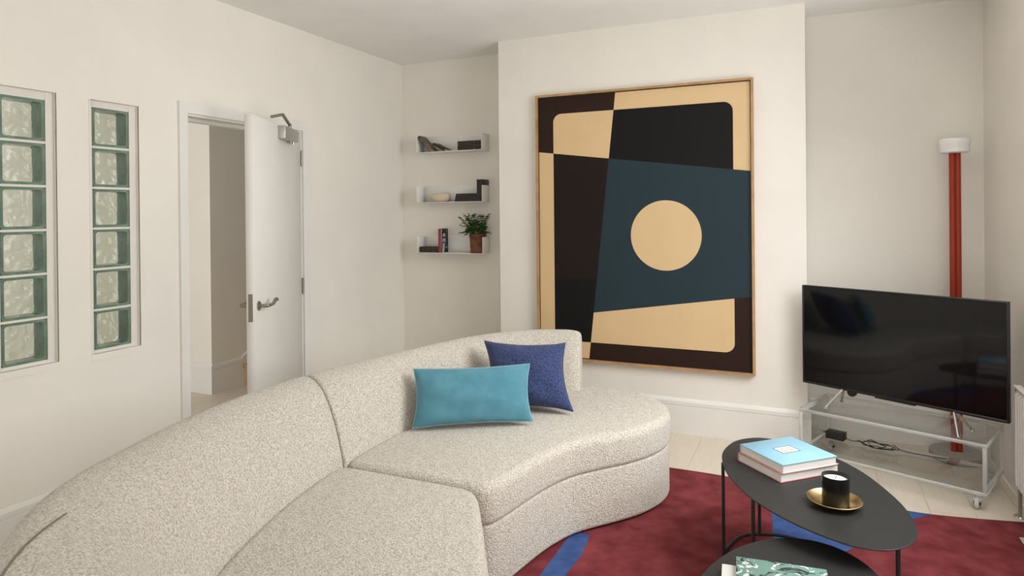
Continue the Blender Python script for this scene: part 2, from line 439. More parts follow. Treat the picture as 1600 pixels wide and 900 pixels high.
# the leaf's +y points to the room here, so shift the slab back to the hall side
for v in door.data.vertices: v.co.y -= 0.045
def lever(sgn):
    y0 = 0.0 if sgn > 0 else -0.045
    s = 1 if sgn > 0 else -1
    rose = lathe([(0.026, 0), (0.026, 0.006), (0.022, 0.009), (0.0, 0.009)], 24)
    V = [(0.812 + x, y0 + s * z, 0.935 + y) for x, y, z in rose[0]]
    h = obj('handle', (V, rose[1]), NICKEL, door, True)
    pts = catmull([(0.812, y0 + s * 0.005, 0.935), (0.812, y0 + s * 0.042, 0.935), (0.800, y0 + s * 0.052, 0.935), (0.76, y0 + s * 0.054, 0.935),
                   (0.725, y0 + s * 0.054, 0.937), (0.705, y0 + s * 0.054, 0.950), (0.685, y0 + s * 0.054, 0.956), (0.665, y0 + s * 0.054, 0.950)], 5)
    obj('lever', tube(pts, 0.0095, 10), NICKEL, h, True)
lever(1); lever(-1)
obj('latch_plate', box(0.8676, 0.8692, -0.034, -0.010, 0.855, 1.005), NICKEL, door)
for z in (0.16, 0.955, 1.805):
    hg = obj('hinge', tube([(-0.006, 0.006, z - 0.052), (-0.006, 0.006, z + 0.052)], 0.007, 10), NICKEL, door, True)
    obj('hinge_leaf', box(-0.004, -0.001, -0.03, 0.0, z - 0.05, z + 0.05), NICKEL, hg)
cl = bevbox('door_closer', (0.20, 0.455, 0.0, 0.045, 1.888, 1.966), STEEL, door, 0.004)
obj('adjuster_screw', tube([(0.29, 0.024, 1.876), (0.29, 0.024, 1.890)], 0.010, 12), NICKEL, cl, True)
obj('adjuster_screw', tube([(0.24, 0.024, 1.872), (0.24, 0.024, 1.890)], 0.008, 12), CHROME, cl, True)
obj('spindle', tube([(0.30, 0.023, 1.964), (0.30, 0.023, 1.996)], 0.011, 12), NICKEL, cl, True)
obj('closer_arm', tube([(0.30, 0.023, 1.988), (0.50, 0.045, 2.022)], 0.010, 8), NICKEL, cl, True)
obj('closer_arm', tube([(0.50, 0.045, 2.024), (0.505, -0.025, 2.010)], 0.009, 8), NICKEL, cl, True)

# ------------------------------------------------------------------ glass block windows
def block_meshes():
    s, d = 0.0925, 0.040
    def ringloop(h, y):
        r = 0.012; pts = []
        for cx, cz, a0 in ((h - r, h - r, 0), (-h + r, h - r, 90), (-h + r, -h + r, 180), (h - r, -h + r, 270)):
            for a in (0, 30, 60, 90):
                g = math.radians(a0 + a); pts.append((y, cx + r * math.cos(g), cz + r * math.sin(g)))
        return pts
    loops = [ringloop(s, d), ringloop(s, -d), ringloop(s - 0.012, -d), ringloop(s - 0.012, d)]
    n = 16; V = sum(loops, []); F = []
    for i in range(4):
        j = (i + 1) % 4
        for k in range(n): F.append((i * n + k, i * n + (k + 1) % n, j * n + (k + 1) % n, j * n + k))
    rim = meshof('rim', V, F, GRIM, True)
    faces = []
    for q, sd in enumerate((1, 2)):
        rnd = random.Random(sd); G = 13; V, F = [], []
        ph = [(rnd.uniform(20, 60), rnd.uniform(20, 60), rnd.uniform(0, 6)) for _ in range(4)]
        hw = s - 0.010
        for side in (0, 1):
            for i in range(G):
                for j in range(G):
                    u, v = -hw + 2 * hw * i / (G - 1), -hw + 2 * hw * j / (G - 1)
                    wv = (0.003 if q else 0.0002) * sum(math.sin(a * u + b * v + c) for a, b, c in ph) / 2
                    V.append(((0.008 if side == 0 else 0) + (wv if side == 1 else 0), u, v))
        for side in (0, 1):
            for i in range(G - 1):
                for j in range(G - 1):
                    a = side * G * G + i * G + j
                    F.append((a, a + G, a + G + 1, a + 1))
        bl = [i * G for i in range(G)] + [(G - 1) * G + j for j in range(1, G)] + [i * G + G - 1 for i in range(G - 2, -1, -1)] + [j for j in range(G - 2, 0, -1)]
        for k in range(len(bl)):
            a, b = bl[k], bl[(k + 1) % len(bl)]
            F.append((a, b, b + G * G, a + G * G))
        faces.append(meshof('wavy_face', V, F, GWAVE if q else GFRONT, True))
    return rim, faces
RIM, FACES = block_meshes()
def blockwin(name, hole, y0, trimy, label):
    ya, yb, za, zb = hole
    win = struct(name, join(box(XL - 0.004, XL + 0.003, trimy[0], ya, 0.742, zb), box(XL - 0.004, XL + 0.003, yb, yb + 0.004, 0.742, zb),
                            box(XL - 0.004, XL + 0.003, ya, yb, 0.742, za), box(XL - 0.004, XL + 0.003, yb + 0.004, trimy[1], 0.742, za)), WALL, label)
    bw = 0.190; z0 = 0.790; pitch = 0.196
    xs0, xs1 = XL - 0.105, XL - 0.022
    obj('mortar_joint', box(xs0, xs1, ya, y0, za, zb), MORTAR, win)
    obj('mortar_joint', box(xs0, xs1, y0 + bw, yb, za, zb), MORTAR, win)
    for k in range(7):
        a = za if k == 0 else z0 + k * pitch - 0.011
        b = zb if k == 6 else z0 + k * pitch
        if k == 6: a = z0 + 6 * pitch - 0.011
        obj('mortar_joint', box(xs0, xs1 - 0.002, y0, y0 + bw, a, b), MORTAR, win)
    for k in range(6):
        b = link('glass_block', RIM, win, (XL - 0.063, y0 + bw / 2, z0 + k * pitch + 0.0925))
        f = link('wavy_face', FACES[0], b, (0.030, 0, 0), (0, 0, 0) if k % 2 else (PI, 0, 0))
        f = link('wavy_face', FACES[1], b, (-0.030, 0, 0), (0, 0, PI) if k % 3 else (PI, 0, PI))
blockwin('window_1', BW1, 1.681, (1.62, 1.935), 'column of six green glass blocks at the left edge')
blockwin('window_2', BW2, 2.083, (2.054, 2.330), 'column of six green glass blocks beside the door')

# unseen window and glazed doors, invented to let daylight in (sash frames and panes)
def sash_x(name, x, ya, yb, za, zb, label):
    fr = struct(name, join(box(x, x + 0.06, ya, ya + 0.05, za, zb), box(x, x + 0.06, yb - 0.05, yb, za, zb), box(x, x + 0.06, ya + 0.05, yb - 0.05, za, za + 0.05),
                           box(x, x + 0.06, ya + 0.05, yb - 0.05, zb - 0.05, zb)), TRIM, label)
    n = 3 if yb - ya > 1.5 else 2; st = (yb - ya - 0.1) / n
    for k in range(n):
        a = ya + 0.05 + k * st
        if k: obj('mullion', box(x + 0.005, x + 0.055, a - 0.02, a + 0.02, za + 0.05, zb - 0.05), TRIM, fr)
        obj('pane', box(x + 0.028, x + 0.032, a + (0.02 if k else 0), a + st - (0.02 if k < n - 1 else 0), za + 0.05, zb - 0.05), PANE, fr)
    return fr
sash_x('added_window_3', XR + 0.08, *ADDED_SIDEWIN, 'unseen white framed window added above the radiator to let daylight in')
fr = struct('added_door_2', join(box(-0.95, -0.90, YR - 0.14, YR - 0.08, 0, 2.30), box(0.80, 0.85, YR - 0.14, YR - 0.08, 0, 2.30),
     box(-0.90, 0.80, YR - 0.14, YR - 0.08, 0, 0.12), box(-0.90, 0.80, YR - 0.14, YR - 0.08, 2.25, 2.30)), TRIM, 'unseen white glazed doors added in the rear wall to let daylight in')
for k in range(2):
    a = -0.90 + 0.85 * k
    if k: obj('mullion', box(a - 0.03, a + 0.03, YR - 0.135, YR - 0.085, 0.12, 2.25), TRIM, fr)
    obj('pane', box(a + (0.03 if k else 0), a + 0.85 - (0.03 if k < 1 else 0), YR - 0.112, YR - 0.108, 0.12, 2.25), PANE, fr)

# ------------------------------------------------------------------ sofa
sofa = thing('sofa', 'large curved cream boucle sofa facing the coffee tables', 'sofa', (0, 0, 0))
CREST = [(-0.62, 0.60), (-0.92, 0.615), (-1.22, 0.685), (-1.47, 0.815), (-1.647, 0.955), (-1.775, 1.125), (-1.853, 1.326), (-1.943, 1.625), (-1.990, 1.96), (-1.984, 2.241),
         (-1.950, 2.48), (-1.903, 2.688), (-1.800, 3.128), (-1.700, 3.38), (-1.545, 3.584), (-1.40, 3.665), (-1.235, 3.705)]
FOOT = [(-0.60, 0.90), (-0.84, 0.92), (-1.06, 0.98), (-1.25, 1.07), (-1.38, 1.14), (-1.47, 1.26), (-1.545, 1.40), (-1.64, 1.68), (-1.70, 1.95), (-1.724, 2.164),
        (-1.735, 2.38), (-1.733, 2.585), (-1.665, 2.98), (-1.575, 3.22), (-1.45, 3.40), (-1.33, 3.485), (-1.195, 3.545)]
def back_prof(wd):
    o = wd + 0.0
    return [(0.03, 0.06), (0.0, 0.30), (-0.005, 0.40), (0.015, 0.47), (0.20 * wd, 0.58), (0.42 * wd, 0.675), (0.60 * wd, 0.722), (0.80 * wd, 0.742),
            (o - 0.01, 0.746), (o + 0.025, 0.738), (o + 0.052, 0.715), (o + 0.066, 0.675), (o + 0.070, 0.60), (o + 0.062, 0.35), (o + 0.05, 0.06)]
def inset2(P, d):
    n = len(P); out = []
    A = sum(P[i][0] * P[(i + 1) % n][1] - P[(i + 1) % n][0] * P[i][1] for i in range(n))
    s = 1 if A > 0 else -1
    for i in range(n):
        a, b, c = Vector(P[i - 1]), Vector(P[i]), Vector(P[(i + 1) % n])
        e1, e2 = (b - a).normalized(), (c - b).normalized()
        n1, n2 = Vector((-e1.y, e1.x)) * s, Vector((-e2.y, e2.x)) * s
        k = (n1 + n2)
        k = k / max(0.5, k.length_squared / 2)
        out.append(tuple(b + k * d))
    return out
def backrest(i0, i1, r0, r1):
    C = catmull([Vector((*p, 0)) for p in CREST], 8)[i0 * 8:i1 * 8 + 1]
    Fp = catmull([Vector((*p, 0)) for p in FOOT], 8)[i0 * 8:i1 * 8 + 1]
    st = []          # (foot, outward dir, width, inset, along-shift)
    N = len(C)
    def add(i, shift, ins):
        d = C[i] - Fp[i]; wd = d.length; d.normalize()
        st.append((Fp[i] + shift, d, wd, ins))
    t0 = (Fp[1] + C[1] - Fp[0] - C[0]).normalized(); t1 = (Fp[-1] + C[-1] - Fp[-2] - C[-2]).normalized()
    for a in (90, 60, 30):
        g = math.radians(a); add(0, t0 * (r0 * (1 - math.sin(g)) - 0.0), r0 * (1 - math.cos(g)))
    body = range(1, N - 1)
    # drop body stations that lie inside the rounded ends
    for i in body:
        if (Fp[i] - Fp[0]).length > r0 * 1.2 and (Fp[i] - Fp[-1]).length > r1 * 1.2: add(i, Vector(), 0)
    for a in (30, 60, 90):
        g = math.radians(a); add(N - 1, -t1 * (r1 * (1 - math.sin(g))), r1 * (1 - math.cos(g)))
    V, F = [], []
    for f, d, wd, ins in st:
        P = back_prof(wd)
        if ins: P = inset2(P, ins)
        for q, z in P: V.append((f.x + d.x * q, f.y + d.y * q, z))
    n = len(back_prof(0.2))
    for s in range(len(st) - 1):
        for k in range(n): F.append((s * n + k, s * n + (k + 1) % n, (s + 1) * n + (k + 1) % n, (s + 1) * n + k))
    F.append(tuple(range(n))); F.append(tuple(range((len(st) - 1) * n, len(st) * n)))
    o = obj('backrest', (V, F), BOUCLE, sofa, True, ang=1.3)
    sm = o.modifiers.new('s', 'SUBSURF'); sm.levels = 1; sm.render_levels = 1
    # stitched seam on the shoulder of the curled end
    pts = []
    if i0 == 0:
        zo = lambda k: 0.746 - 0.008 * max(0, (k + 0.01) / 0.035) ** 1.5 if k < 0.025 else 0.738 - 0.023 * (k - 0.025) / 0.027
        for i in range(14, 32):
            d = (C[i] - Fp[i]); wd = d.length; d.normalize()
            k = 0.050 - 0.115 * max(0, (i - 20) / 11)
            pts.append((Fp[i].x + d.x * (wd + k), Fp[i].y + d.y * (wd + k), zo(k) + 0.0005))
        obj('seam', tube(pts, 0.0022, 6), SEAM, o, True)
    return o
backrest(0, 9, 0.03, 0.022)
backrest(9, 16, 0.022, 0.04)

def resample(P, step):
    out = []; n = len(P)
    for i in range(n):
        a, b = P[i], P[(i + 1) % n]
        k = max(1, int(round((b - a).length / step)))
        for s in range(k): out.append(a + (b - a) * (s / k))
    return out
def slab(name, poly, z0, z1, rt, rb, M, parent, crown=0.0, bulge=0.0):
    P = [Vector((p[0], p[1])) for p in poly]
    Q = []
    for p in P:
        if not Q or (p - Q[-1]).length > 0.018: Q.append(p)
    if (Q[0] - Q[-1]).length < 0.018: Q.pop()
    P = resample(Q, 0.022)
    for _ in range(6):           # soften the corners so the rounded edge can turn them
        P = [(P[i - 1] + 2 * P[i] + P[(i + 1) % len(P)]) / 4 for i in range(len(P))]
    P = [tuple(p) for p in P]
    rings = []
    for a in range(0, 91, 15):      # bottom
        g = math.radians(a); rings.append((rb * (1 - math.sin(g)), z0 + rb * (1 - math.cos(g))))
    for a in range(0, 91, 15):
        g = math.radians(a); rings.append((rt * (1 - math.cos(g)), z1 - rt + rt * math.sin(g)))
    V, F = [], []; n = len(P)
    for ins, z in rings:
        Q = inset2(P, ins) if abs(ins) > 1e-6 else P
        V += [(x, y, z) for x, y in Q]
    for i in range(len(rings) - 1):
        for k in range(n): F.append((i * n + k, i * n + (k + 1) % n, (i + 1) * n + (k + 1) % n, (i + 1) * n + k))
    F.append(tuple(range(n))); F.append(tuple(range((len(rings) - 1) * n, len(rings) * n)))
    return obj(name, (V, F), M, parent, True, ang=1.2)
def c2(P, per=5): return [Vector((p.x, p.y)) for p in catmull([Vector((*q, 0)) for q in P], per)]
def rounded_end(P):    # soften a corner list
    return P
FRONT_R = c2([(-1.085, 2.215), (-1.055, 2.40), (-1.020, 2.59), (-0.955, 2.765), (-0.855, 2.895), (-0.755, 3.025), (-0.685, 3.17), (-0.662, 3.30), (-0.685, 3.44),
              (-0.76, 3.565), (-0.90, 3.660), (-1.06, 3.695), (-1.22, 3.70)])
BACK_R = c2([(-1.22, 3.70), (-1.40, 3.66), (-1.52, 3.58), (-1.66, 3.38), (-1.76, 3.12), (-1.86, 2.69), (-1.90, 2.45), (-1.91, 2.19)])
POLY_R = FRONT_R + BACK_R[1:] + [Vector((-1.90, 2.172)), Vector((-1.14, 2.172)), Vector((-1.105, 2.180))]
FRONT_L = c2([(-1.105, 2.115), (-1.045, 2.02), (-0.945, 1.85), (-0.80, 1.60), (-0.67, 1.37), (-0.58, 1.12), (-0.545, 0.92), (-0.56, 0.78), (-0.60, 0.70)])
BACK_L = c2([(-0.66, 0.665), (-0.92, 0.67), (-1.20, 0.74), (-1.42, 0.86), (-1.70, 1.15), (-1.80, 1.34), (-1.88, 1.63), (-1.92, 1.96), (-1.915, 2.14)])
POLY_L = (FRONT_L + BACK_L + [Vector((-1.90, 2.152)), Vector((-1.16, 2.152)), Vector((-1.125, 2.143))])
slab('base', POLY_R, 0.02, 0.278, 0.016, 0.02, BOUCLE, sofa)
slab('base', POLY_L, 0.02, 0.278, 0.016, 0.02, BOUCLE, sofa)
grow = lambda P, d: [Vector(q) for q in inset2([tuple(p) for p in P], -d)]
FT = [Vector((p.x, p.y)) for p in catmull([Vector((*p, 0)) for p in FOOT], 4)]
CRT = [Vector((p.x, p.y)) for p in catmull([Vector((*p, 0)) for p in CREST], 4)]
FT = [f + (c - f).normalized() * 0.012 for f, c in zip(FT, CRT)]      # tucked just under the back
SEAT_R = grow(FRONT_R, 0.0)[:-1] + [Vector((-1.235, 3.700)), Vector((-1.235, 3.575))] + [p for p in FT[-2:36:-1] if p.y > 2.23] + [Vector((-1.735, 2.174)), Vector((-1.14, 2.174)), Vector((-1.105, 2.182))]
SEAT_L = [p for p in FRONT_L if p.y > 1.0] + [Vector((-0.575, 0.93)), Vector((-0.64, 0.905))] + [p for p in FT[2:36] if p.y < 2.10] + [Vector((-1.728, 2.150)), Vector((-1.16, 2.150)), Vector((-1.125, 2.141))]
slab('seat_cushion', grow(SEAT_R, 0.008), 0.272, 0.430, 0.040, 0.030, BOUCLE, sofa)
slab('seat_cushion', grow(SEAT_L, 0.004), 0.272, 0.430, 0.034, 0.030, BOUCLE, sofa)

# ------------------------------------------------------------------ cushions
def pillow(name, c, U, W, t, M, label, ears=0.10, seed=1, piping=None):
    """c centre, U / W half-vectors along width and height, t half thickness"""
    c, U, W = Vector(c), Vector(U), Vector(W)
    N = U.cross(W).normalized()
    root = thing(name, label, 'cushion', tuple(c - W))
    o0 = c - W
    rnd = random.Random(seed); G = 28; V, F = [], []
    ph = [(rnd.uniform(2, 7), rnd.uniform(2, 7), rnd.uniform(0, 6)) for _ in range(5)]
    def pt(u, v, s):
        fu = u * (1 - ears * (1 - v * v) * abs(u) ** 1.5)
        fv = v * (1 - ears * (1 - u * u) * abs(v) ** 1.5)
        h = max(0.0, (1 - u * u) * (1 - v * v)) ** 0.42
        wr = 1 + 0.05 * sum(math.sin(a * u + b * v + p) for a, b, p in ph) / 2
        return c + U * fu + W * fv + N * (s * t * h * wr) - o0
    for s in (1, -1):
        for i in range(G + 1):
            for j in range(G + 1):
                V.append(pt(math.sin(PI / 2 * (-1 + 2 * i / G)), math.sin(PI / 2 * (-1 + 2 * j / G)), s))
    K = (G + 1) ** 2
    for s in (0, 1):
        for i in range(G):
            for j in range(G):
                a = s * K + i * (G + 1) + j; F.append((a, a + G + 1, a + G + 2, a + 1))
    me = meshof('cover', V, F, M)
    bm = bmesh.new(); bm.from_mesh(me)
    bmesh.ops.remove_doubles(bm, verts=bm.verts, dist=1e-5)
    bmesh.ops.recalc_face_normals(bm, faces=bm.faces)
    for f in bm.faces: f.smooth = True
    bm.to_mesh(me); bm.free()
    link('cover', me, root)
    loop = []
    for k in range(4):
        for i in range(18):
            q = -1 + 2 * i / 18
            u, v = [(q, -1), (1, q), (-q, 1), (-1, -q)][k]
            loop.append(pt(u, v, 0))
    obj('piping', tube(loop, 0.0035, 6, True), piping or M, root, True)
    return root
def quad_pillow(name, BL, BR, TL, TR, t, M, label, **kw):
    BL, BR, TL, TR = map(Vector, (BL, BR, TL, TR))
    c = (BL + BR + TL + TR) / 4
    pillow(name, c, ((BR + TR) - (BL + TL)) / 4, ((TL + TR) - (BL + BR)) / 4, t, M, label, **kw)
quad_pillow('throw_cushion', (-1.50, 2.995, 0.452), (-1.085, 3.105, 0.452), (-1.605, 3.175, 0.75), (-1.185, 3.285, 0.745), 0.092, NAVY,
            'square navy blue boucle cushion leaning on the sofa back', ears=0.14, seed=5)
quad_pillow('throw_cushion', (-1.685, 2.59, 0.452), (-1.205, 2.885, 0.448), (-1.73, 2.685, 0.69), (-1.262, 2.975, 0.70), 0.062, TEAL,
            'oblong turquoise velvet cushion in front of the navy one', ears=0.07, seed=3, piping=TEALZIP)

# ------------------------------------------------------------------ painting
PX0, PX1, PZ0, PZ1 = -1.767, -0.332, 0.415, 2.243
pt_ = thing('painting', 'large framed abstract painting with a tan circle on slate and black', 'painting', ((PX0 + PX1) / 2, YF - 0.022, PZ0))
ox, oy, oz = (PX0 + PX1) / 2, YF - 0.022, PZ0
fw = 0.014
for nm, b in (('frame_rail', (PX0, PX1, -0.020, 0.021, PZ0, PZ0 + fw)), ('frame_rail', (PX0, PX1, -0.020, 0.021, PZ1 - fw, PZ1)),
              ('frame_stile', (PX0, PX0 + fw, -0.020, 0.021, PZ0 + fw, PZ1 - fw)), ('frame_stile', (PX1 - fw, PX1, -0.020, 0.021, PZ0 + fw, PZ1 - fw))):
    obj(nm, box(b[0] - ox, b[1] - ox, b[2], b[3], b[4] - oz, b[5] - oz), FRAMEW, pt_)
obj('backing', box(PX0 + fw - ox, PX1 - fw - ox, 0.0, 0.018, fw, PZ1 - fw - oz), BLACKP, pt_)
g = 0.006
A0, A1, B0, B1 = PX0 + fw + g, PX1 - fw - g, PZ0 + fw + g, PZ1 - fw - g
def clip(P, a, b):       # keep the side left of a->b
    out = []; n = len(P)
    sd = lambda p: (b[0] - a[0]) * (p[1] - a[1]) - (b[1] - a[1]) * (p[0] - a[0])
    for i in range(n):
        p, q = P[i], P[(i + 1) % n]; s, t = sd(p), sd(q)
        if s >= 0: out.append(p)
        if (s > 0 > t) or (s < 0 < t):
            k = s / (s - t); out.append((p[0] + (q[0] - p[0]) * k, p[1] + (q[1] - p[1]) * k))
    return out
L1 = ((-1.197, 2.233), (-1.396, 0.424)); L2 = ((-1.747, 1.850), (-0.346, 1.672)); L3 = ((-1.371, 0.747), (-0.352, 0.899))
rev = lambda l: (l[1], l[0])
def rrect(x0, x1, z0, z1, r):
    out = []
    for cx, cz, a0 in ((x1 - r, z1 - r, 0), (x0 + r, z1 - r, 90), (x0 + r, z0 + r, 180), (x1 - r, z0 + r, 270)):
        for a in range(0, 91, 10):
            q = math.radians(a0 + a); out.append((cx + r * math.cos(q), cz + r * math.sin(q)))
    return out
FULL = [(A0, B0), (A1, B0), (A1, B1), (A0, B1)]
RR = rrect(-1.640, -0.452, 0.546, 2.108, 0.058)
lf = lambda P: clip(P, *rev(L1)); rt = lambda P: clip(P, *L1)          # L1 runs downward: its left side is image right
up = lambda P: clip(P, *L2); dn = lambda P: clip(P, *rev(L2))
up3 = lambda P: clip(P, *L3); dn3 = lambda P: clip(P, *rev(L3))
hi = lambda P, z: clip(P, (-3, z), (1, z)); lo_ = lambda P, z: clip(P, (1, z), (-3, z))
CIRC = [(-0.873 + 0.2275 * math.cos(2 * PI * k / 64), 1.273 + 0.2275 * math.sin(2 * PI * k / 64)) for k in range(64)]
fields = [(FULL, PT_TAN, 0), (lf(up(FULL)), PT_BROWN, 1), (rt(dn3(FULL)), PT_BROWN, 1), (lf(up(RR)), PT_TAN, 2), (rt(up(RR)), PT_BLACK, 2),
          (hi(lf(dn(RR)), 0.972), LEFT_DKBR, 2), (lo_(lf(dn(RR)), 0.972), PT_BLACK, 2), (rt(dn3(RR)), PT_TAN, 2), (rt(up3(dn(FULL))), PT_TEAL, 3), (CIRC, PT_TAN, 4)]  # left field: dark brown above a level line, black below
for P, M, lv in fields:
    y0, y1 = -0.0005 * lv - 0.001, 0.0005
    n = len(P)
    V = [(x - ox, y0, z - oz) for x, z in P] + [(x - ox, y1, z - oz) for x, z in P]
    obj('colour_field', (V, [tuple(range(n)), tuple(range(n, 2 * n))[::-1]] + [(i, (i + 1) % n, n + (i + 1) % n, n + i) for i in range(n)]), M, pt_)

# ------------------------------------------------------------------ wall shelves and what stands on them
SX0, SX1, SD = -2.905, -2.315, 0.130
def shelf(z, label):
    s = thing('wall_shelf', label, 'shelf', ((SX0 + SX1) / 2, YB, z), 0, 'white metal wall shelves in the alcove')
    hw = (SX1 - SX0) / 2
    bevbox('shelf_plate', (-hw, hw, -SD, -0.001, -0.005, 0.0), SHELFW, s, 0.001, 1)
    bevbox('back_plate', (-hw, hw, -0.006, -0.001, 0.0, 0.135), SHELFW, s, 0.001, 1)
    bevbox('end_plate', (-hw, -hw + 0.004, -SD, -0.006, 0.0, 0.125), SHELFW, s, 0.001, 1)
    bevbox('end_plate', (hw - 0.004, hw, -SD, -0.006, 0.0, 0.125), SHELFW, s, 0.001, 1)
ZS = (1.920, 1.520, 1.118)
shelf(ZS[0], 'topmost of three white metal wall shelves, leaning book at left')
shelf(ZS[1], 'middle white metal wall shelf carrying a cream bowl')
shelf(ZS[2], 'lowest white metal wall shelf carrying the potted plant')

def book(name, label, size, loc, rot=(0, 0, 0), cover=SPINEB, spine='x-', edge=None, group=None, top=None, round_=False, pages=PAGES):
    """size = (w, d, t): w across, d deep, t thick (z); origin = centre of the underside"""
    w_, d_, t_ = size
    r = thing(name, label, 'book', loc, 0, group); r.rotation_euler = rot
    ct = min(0.0028, t_ * 0.16)
    e = edge or cover
    bevbox('cover', (-w_ / 2, w_ / 2, -d_ / 2, d_ / 2, 0, ct), e, r, ct * 0.3, 1)
    bevbox('cover', (-w_ / 2, w_ / 2, -d_ / 2, d_ / 2, t_ - ct, t_), cover, r, ct * 0.3, 1)
    ins = min(0.004, 0.04 * min(w_, d_)); bx = [-w_ / 2 + ins, w_ / 2 - ins, -d_ / 2 + ins, d_ / 2 - ins]
    sp = {'x-': (-w_ / 2, -w_ / 2 + ct, -d_ / 2, d_ / 2), 'x+': (w_ / 2 - ct, w_ / 2, -d_ / 2, d_ / 2), 'y-': (-w_ / 2, w_ / 2, -d_ / 2, -d_ / 2 + ct), 'y+': (-w_ / 2, w_ / 2, d_ / 2 - ct, d_ / 2)}[spine]
    i = {'x-': 0, 'x+': 1, 'y-': 2, 'y+': 3}[spine]
    bx[i] = sp[i] + (ct if i % 2 == 0 else -ct)
    obj('page_block', box(*bx, ct, t_ - ct), pages, r)
    obj('spine', box(*sp, ct, t_ - ct), cover, r)
    return r
FR = YB - SD
# top shelf
book('book', 'brown book leaning steeply against the end of the top shelf', (0.165, 0.105, 0.022), (-2.840, FR + 0.060, ZS[0] + 0.0605), (0, math.radians(46), 0), COVERBR, 'y-', SPINEB)
book('book', 'black book lying slanted below the leaning brown one', (0.120, 0.105, 0.018), (-2.706, FR + 0.058, ZS[0] + 0.0285), (0, math.radians(27), 0), SPINEBR, 'y-')
for k in range(3):
    book('book', ('dark', 'middle dark', 'uppermost dark')[k] + (' book at the bottom of the wide pile on the top shelf', ' book of the wide pile on the top shelf', ' book of the wide pile on the top shelf')[k],
         (0.142, 0.100, 0.0235), (-2.462, FR + 0.062, ZS[0] + 0.0003 + k * 0.0238), (0, 0, 0), SPINEBR if k == 1 else SPINEB, 'y-', group='piled dark books on the top shelf')
for k in range(3):
    book('book', ('lowest', 'middle', 'uppermost')[k] + ' small dark book of the narrow pile at right on the top shelf',
         (0.052, 0.098, 0.0235), (-2.357, FR + 0.062, ZS[0] + 0.0003 + k * 0.0238), (0, 0, 0), SPINEBR if k != 1 else SPINEB, 'y-', group='piled dark books on the top shelf')
# middle shelf
def bowl():
    r = thing('ceramic_bowl', 'cream oval ceramic bowl with a dipped rim on the middle shelf', 'bowl', (-2.720, FR + 0.060, ZS[1]))
    prof = [(0.0, 0.001), (0.045, 0.001), (0.070, 0.012), (0.087, 0.034), (0.088, 0.052), (0.080, 0.066), (0.073, 0.069), (0.070, 0.062), (0.076, 0.050), (0.074, 0.034), (0.058, 0.016), (0.0, 0.012)]
    V, F = lathe(prof, 40)
    W = []
    for x, y, z in V:
        a = math.atan2(y, x); k = z / 0.069
        W.append((x, y * 0.62, z * (1 - 0.10 * k * (0.5 + 0.5 * math.cos(2 * (a - 1.3))))))
    obj('body', (W, F), CERAM, r, True)
bowl()
for k in range(3):
    book('book', ('lowest and longest', 'middle', 'uppermost')[k] + ' black book of the flat pile on the middle shelf',
         (0.190 - 0.006 * k, 0.102, 0.0205), (-2.466 + 0.002 * k, FR + 0.060, ZS[1] + 0.0003 + k * 0.0208), (0, 0, 0), SPINEB, 'y-', group='piled black books on the middle shelf')
for k in range(3):
    x = -2.364 + k * 0.0158
    b = book('book', ('leftmost', 'middle', 'rightmost')[k] + ' of three upright black books at the end of the middle shelf', (0.168 - 0.002 * (k == 1), 0.118, 0.0150), (x, FR + 0.063, ZS[1] + 0.0848 - 0.001 * (k == 1)),
         (0, PI / 2, 0), SPINEB, 'y-', group='upright black books on the middle shelf')
# lowest shelf
for k in range(2):
    book('book', ('lower', 'upper')[k] + ' dark book of the wide pile at left on the lowest shelf', (0.125, 0.100, 0.0225), (-2.826, FR + 0.060, ZS[2] + 0.0003 + 0.0228 * k), (0, 0, 0), SPINEBR if k else SPINEB, 'y-', group='piled dark books on the lowest shelf')
for k in range(2):
    book('book', ('lower', 'upper')[k] + ' small dark book beside the red-spined book on the lowest shelf', (0.042, 0.098, 0.0225), (-2.736, FR + 0.060, ZS[2] + 0.0003 + 0.0228 * k), (0, 0, 0), SPINEB, 'y-', group='piled dark books on the lowest shelf')
rb = book('book', 'upright book with red spine and black and white portrait cover', (0.190, 0.115, 0.024), (-2.711, FR + 0.062, ZS[2] + 0.0955), (0, PI / 2, 0), BLACKP, 'y-')
for ch in rb.children:
    if ch.name.startswith('spine'): ch.data.materials.clear(); ch.data.materials.append(REDSP)
# flat print on the cover: local x runs downwards, y across
def print_poly(P, M, lv):
    n = len(P); z = 0.0240 + 0.0002 * lv
    obj('cover_print', ([(x, y, z - 0.0001) for x, y in P] + [(x, y, z) for x, y in P], [tuple(range(n))[::-1], tuple(range(n, 2 * n))] + [(i, (i + 1) % n, n + (i + 1) % n, n + i) for i in range(n)]), M, rb)
el = lambda cx, cy, a, b: [(cx + a * math.cos(2 * PI * k / 20), cy + b * math.sin(2 * PI * k / 20)) for k in range(20)]
GREYP = mat('print_grey', (0.50, 0.50, 0.48), 0.5)
print_poly([(-0.094, -0.056), (-0.094, -0.040), (0.0, -0.046), (0.094, -0.052), (0.094, -0.056)], GREYP, 1)
print_poly(el(-0.015, -0.008, 0.045, 0.026), GREYP, 1)
print_poly([(0.02, -0.030), (0.03, 0.005), (0.094, -0.006), (0.094, -0.038)], GREYP, 1)
print_poly([(-0.032, -0.034), (-0.032, 0.018), (-0.016, 0.016), (-0.012, 0.000), (-0.022, -0.008), (-0.012, -0.018), (-0.014, -0.032)], BLACKP, 2)
print_poly(el(0.015, -0.010, 0.010, 0.012), BLACKP, 2)
print_poly([(0.052, 0.012), (0.052, 0.050), (0.057, 0.050), (0.057, 0.012)], GREYP, 2)
